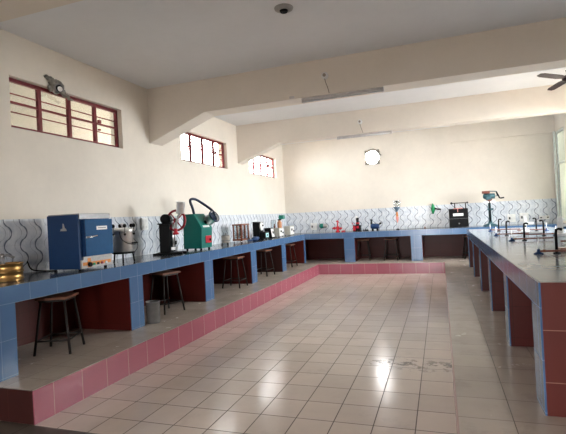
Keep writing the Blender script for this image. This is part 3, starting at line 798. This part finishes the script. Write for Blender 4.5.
for x in (-.2, .19):
    for y in (-.18, .18): obj('foot', cyl(B(), (x, y, 0), (x, y, .014), .02), M_grey, bx)
te = thing('crank_stand', 'tall teal cast-iron stand with crank handle at its head', 'stand', (6.02, 13.22, ZT))
obj('base', prism(B(), [(-.17, 0), (.17, 0), (.17, .03), (.07, .07), (-.07, .07), (-.17, .03)], 1, -.14, .14, .006), M_teal, te)
obj('column', lathe(B(), [(.06, .06), (.05, .12), (.038, .16), (.034, .70), (.05, .72), (0, .72)], seg=18), M_teal, te)
obj('slide_clamp', box(B(), -.05, .09, -.05, .05, .42, .48, .008), M_teal, te)
c_ = B(); cyl(c_, (-.0, -.035, .12), (-.0, -.035, .72), .02, seg=10); obj('screw', c_, M_black, te)
hd = B(); cyl(hd, (-.10, 0, .80), (.14, 0, .80), .075, .07, 20); box(hd, -.09, .05, -.07, .07, .70, .80, .02); ball(hd, (-.10, 0, .80), .078, (.7, 1, 1))
obj('head', hd, M_teal, te)
obj('head_cap', box(B(), -.17, .02, -.06, .06, .875, .945, .01), M_copper, te)
obj('collar', lathe(B(), [(.05, .66), (.07, .68), (.07, .73), (.05, .74)], seg=18), M_copper, te)
obj('wing_plate', prism(B(), [(-.15, .62), (.15, .62), (.16, .66), (.0, .70), (-.16, .66)], 1, -.05, -.04), M_label, te, 'pale plate')
obj('crank', tube(B(), [(.12, 0, .80), (.20, 0, .80), (.18, 0, .92), (.0, 0, .935)], .014), M_teal, te)
obj('crank_handle', tube(B(), [(.18, 0, .915), (.23, -.02, .80), (.25, -.03, .73), (.36, -.04, .745)], .018, smooth=1), M_black, te)

# ------------------------------------------------------------------ apparatus on the island bench
def station(x, y, L, label, mir=1):
    t = thing('beam_apparatus', label, 'apparatus', (x, y, ZT), 0, 'beam apparatus stations on the island bench')
    obj('stand_base', lathe(B(), [(0, 0), (.046, 0), (.046, .008), (.018, .022), (.012, .05), (0, .05)], seg=20), M_navy, t, 'dark blue round foot')
    obj('stand_rod', cyl(B(), (0, 0, .03), (0, 0, .155), .006, seg=8), M_steel, t)
    bar = obj('beam_bar', box(B(), .012 if mir > 0 else -L, L if mir > 0 else -.012, -.014, .014, .020, .038, .002), M_copper, t, 'red-brown bar')
    obj('bar_clip', cyl(B(), (mir * .05, -.02, .031), (mir * .05, .02, .031), .013, seg=10), M_case, bar)
    p = mir * .165
    obj('hook_post', tube(B(), [(p, .022, 0.0), (p, .022, .20), (p + mir * .005, .022, .238), (p + mir * .03, .022, .247), (p + mir * .055, .022, .235)], .0135, 10), M_black, t)
    obj('post_foot', box(B(), p - .03, p + .03, .0, .045, 0, .012, .002), M_black, t)
    return t
sts = [(5.686, 5.13, .55, 'beam apparatus on the island bench, the one nearest the camera'),
       (5.715, 7.15, .52, 'second beam apparatus from the camera along the island bench'),
       (5.66, 8.54, .50, 'third beam apparatus from the camera along the island bench'),
       (5.73, 10.25, .55, 'farthest beam apparatus on the near side of island bench')]
for s_ in sts: station(*s_)
st2 = [(6.62, 6.45, .45, 'beam apparatus on the wall side of the bench, nearest the camera'),
       (6.48, 8.15, .45, 'beam apparatus on the wall side of the bench, middle one'),
       (6.66, 9.75, .5, 'beam apparatus on the wall side of the bench, farthest one')]
for s_ in st2: station(*s_, -1)
def white_block(x, y, label, sc_=1.):
    t = thing('plastic_clamp_block', label, 'clamp', (x, y, ZT), 0, 'white clamp blocks on the island bench')
    obj('foot_plate', box(B(), -.06, .07, -.05, .05, 0, .05, .004), M_white, t)
    obj('upright', box(B(), -.035 * sc_, .035 * sc_, -.03, .03, .05, .30, .006), M_white, t)
    obj('side_arm', box(B(), .03 * sc_, .13, -.025, .025, .15, .19, .005), M_white, t)
    obj('screw', cyl(B(), (0, -.03, .12), (0, -.06, .12), .016, seg=10), M_black, t)
white_block(6.47, 7.82, 'white plastic clamp block standing on the island bench, the larger near one')
white_block(6.23, 9.3, 'white plastic clamp block standing on the island bench, the farther one', .7)
ws = thing('timber_plank', 'pale timber plank lying on the island bench near frame edge', 'plank', (6.08, 5.42, ZT), math.radians(4))
obj('plank', box(B(), -.16, .30, -.07, .07, 0, .035, .003), M_case, ws)
def tray(x, y, w, d, label):
    t = thing('shallow_tray', label, 'tray', (x, y, ZT), math.radians(3))
    obj('tray_base', box(B(), -w, w, -d, d, 0, .008), M_grey, t)
    r_ = B()
    for s in (-1, 1): box(r_, -w, w, s * d - .005, s * d + .005, .008, .03); box(r_, s * w - .005, s * w + .005, -d, d, .008, .03)
    obj('tray_rim', r_, M_silver, t)
tray(6.25, 8.05 + .9, .16, .10, 'shallow grey tray lying among the bars on island bench')

# ------------------------------------------------------------------ ceiling and wall fittings
def tube_light(x0, x1, yface, z, label):
    t = thing('fluorescent_light', label, 'light', ((x0 + x1) / 2, yface, z), 0, 'unlit tube lights under the beams')
    L = (x1 - x0) / 2
    obj('batten', box(B(), -L, L, -.03, .03, -.035, 0, .004), M_fitting, t)
    obj('tube', cyl(B(), (-L + .02, 0, -.052), (L - .02, 0, -.052), .014, seg=14), M_tube, t)
    for s in (-1, 1): obj('end_cap', box(B(), s * L - .018, s * L + .018, -.034, .034, -.07, -.001, .004), M_fitting, t)
    return t
tube_light(2.83, 4.06, 6.80, 3.495, 'long unlit tube light under the nearer beam')
tube_light(2.58, 3.81, 10.48, 3.495, 'long unlit tube light under the farther beam')
def rose(loc, drop, label, ceil=False):
    t = thing('ceiling_rose', label, 'cord rose', loc)
    if ceil:
        obj('plate', lathe(B(), [(.11, 0), (.105, -.015), (.06, -.03), (.055, -.03), (0, -.03)], seg=28), M_silver, t)
        obj('hole', cyl(B(), (0, 0, -.03), (0, 0, -.05), .05, .042, 20), M_black, t)
    else:
        obj('plate', lathe(B(), [(0, 0), (.055, 0), (.055, .02), (.04, .04), (0, .045)], (0, 0, 0), 20, (0, -1, 0)), M_label, t)
        obj('terminal', cyl(B(), (0, -.045, 0), (0, -.06, 0), .025, seg=14), M_cord, t)
        obj('cord', tube(B(), [(0, -.03, -.05), (.015, -.035, -.12), (.04, -.03, -.19), (.06, -.04, -drop)], .006, 8, smooth=1), M_cord, t)
rose((3.214, 6.736, 3.776), .278, 'round cord rose with hanging wire on the nearer beam')
rose((3.13, 10.396, 3.76), .262, 'round cord rose with hanging wire on the farther beam')
rose((3.20, 4.9, ZC), 0, 'round ceiling plate with dark centre hole above the near floor', True)
jb = thing('junction_box', 'small cream junction box left of the nearer tube light', 'junction box', (2.67, 6.736, 3.50))
obj('box_body', box(B(), -.04, .04, -.03, 0, 0, .035, .006), M_fitting, jb)
# pipe stub in mortar above the nearest window
ps = thing('pipe_hole', 'rough grey mortar collar around a pipe hole above nearest window', 'pipe hole', (0, 4.70, 3.51))
m_ = B()
for (y, z, r, sy, sz) in ((-.04, .07, .075, 1.0, .8), (.06, .05, .07, 1., 1.1), (-.09, .0, .05, .8, .9), (.11, -.01, .05, .9, 1.), (.02, .105, .055, 1.2, .6), (-.10, .125, .045, 1.4, .6), (-.15, .135, .03, 1.3, .7), (.16, -.045, .04, 1.8, .5), (.24, -.075, .025, 2.2, .5)):
    ball(m_, (.012, y, z), r, (.55, sy, sz), 12, 8)
for v in m_.verts: v.co += Vector((random.uniform(0, .008), random.uniform(-.01, .01), random.uniform(-.01, .01))); v.co.x = max(v.co.x, .0)
obj('mortar_collar', m_, M_mortar, ps)
obj('pipe', lathe(B(), [(.052, -.0), (.06, .0), (.06, .09), (.052, .09), (.050, .01)], (0, .005, .005), 20, (1, -.25, 0)), M_grey, ps)
obj('pipe_bore', cyl(B(), (.05, .0, .005), (.080, -.005, .005), .05, seg=20), M_blackm, ps)
obj('pipe_daylight', cyl(B(), (.07, .0, .0), (.086, -.005, .0), .034, seg=20), M_white, ps)  # white disc standing in for light showing in the hole

# ceiling fan
fx, fy, fz = 6.99, 9.0, 3.80
fn = thing('ceiling_fan', 'dark maroon ceiling fan at the right edge', 'fan', (fx, fy, fz))
obj('rod', cyl(B(), (0, 0, .06), (0, 0, ZC - fz - .02), .014, seg=12), M_fan, fn)
obj('canopy', lathe(B(), [(.0, ZC - fz), (.06, ZC - fz), (.055, ZC - fz - .03), (.02, ZC - fz - .07)], seg=20), M_fan, fn)
obj('motor', lathe(B(), [(0, -.07), (.06, -.065), (.11, -.04), (.115, .0), (.09, .035), (.04, .06), (.035, .10), (.06, .13), (0, .14)], seg=28), M_fan, fn)
for a in (3.875, 3.875 + 2 * PI / 3, 3.875 + 4 * PI / 3):
    bm = B(); n = 8
    top, bot = [], []
    for i in range(n + 1):
        u = i / n; r = .10 + .66 * u
        w = .028 + .035 * min(1, u * 4) ** .8 * (1 - .12 * u)
        if i == n: w *= .6
        tilt = .22
        top.append((r, w, -.01 + w * tilt)); bot.append((r, -w, -.01 - w * tilt))
    vt = [[bm.verts.new((p[0], p[1], p[2] + dz)) for p in L_] for L_ in (top, bot) for dz in (0, .006)]
    for i in range(n):
        bm.faces.new((vt[0][i], vt[0][i + 1], vt[2][i + 1], vt[2][i])); bm.faces.new((vt[1][i + 1], vt[1][i], vt[3][i], vt[3][i + 1]))
        bm.faces.new((vt[0][i + 1], vt[0][i], vt[1][i], vt[1][i + 1])); bm.faces.new((vt[2][i], vt[2][i + 1], vt[3][i + 1], vt[3][i]))
    bm.faces.new((vt[0][0], vt[2][0], vt[3][0], vt[1][0])); bm.faces.new((vt[2][n], vt[0][n], vt[1][n], vt[3][n]))
    bmesh.ops.recalc_face_normals(bm, faces=bm.faces)
    bmesh.ops.rotate(bm, verts=bm.verts, cent=(0, 0, 0), matrix=Matrix.Rotation(a, 3, 'Z'))
    obj('blade', bm, M_fan, fn)

# ------------------------------------------------------------------ light
W = bpy.data.worlds.new('sky'); S.world = W; W.use_nodes = True
bg = W.node_tree.nodes['Background']
bg.inputs[0].default_value = (1.0, .985, .975, 1); bg.inputs[1].default_value = 36.0
def portal(loc, rot, sx, sy):
    l = bpy.data.lights.new('window_portal', 'AREA'); l.shape = 'RECTANGLE'; l.size = sx; l.size_y = sy
    l.cycles.is_portal = True
    o = bpy.data.objects.new('window_portal', l); COL.objects.link(o); o.location = loc; o.rotation_euler = rot
for a, b in WIN: portal((-.22, (a + b) / 2, sum(WZ) / 2), (0, -PI / 2, 0), WZ[1] - WZ[0], b - a)
for r in RW + [GW]: portal((XW + .2, (r[0] + r[1]) / 2, (r[2] + r[3]) / 2), (0, PI / 2, 0), r[3] - r[2], r[1] - r[0])
portal((3.9, Y0 - .15, 1.05), (PI / 2, 0, 0), 1.2, 2.1)
portal((HX, YW + .2, HZ), (-PI / 2, 0, 0), 2 * HR, 2 * HR)

# ------------------------------------------------------------------ camera
cam = bpy.data.cameras.new('camera'); co = bpy.data.objects.new('camera', cam); COL.objects.link(co)
Rr = Vector((.94236677, .33041343, -.05264818)); Uu = Vector((.05086064, .01405953, .99860679)); Fw = Vector((-.3306933, .94373158, .0035558))
Mx = Matrix((Rr, Uu, -Fw)).transposed().to_4x4(); Mx.translation = (4.7752, 0, 1.6307)
co.matrix_world = Mx
cam.sensor_width = 36; cam.sensor_fit = 'HORIZONTAL'; cam.lens = 449.91 / 566 * 36; cam.clip_start = .05
S.camera = co
S.view_settings.view_transform = 'Standard'; S.view_settings.look = 'None'
S.view_settings.exposure = 0.22; S.view_settings.gamma = 1; S.view_settings.use_curve_mapping = False
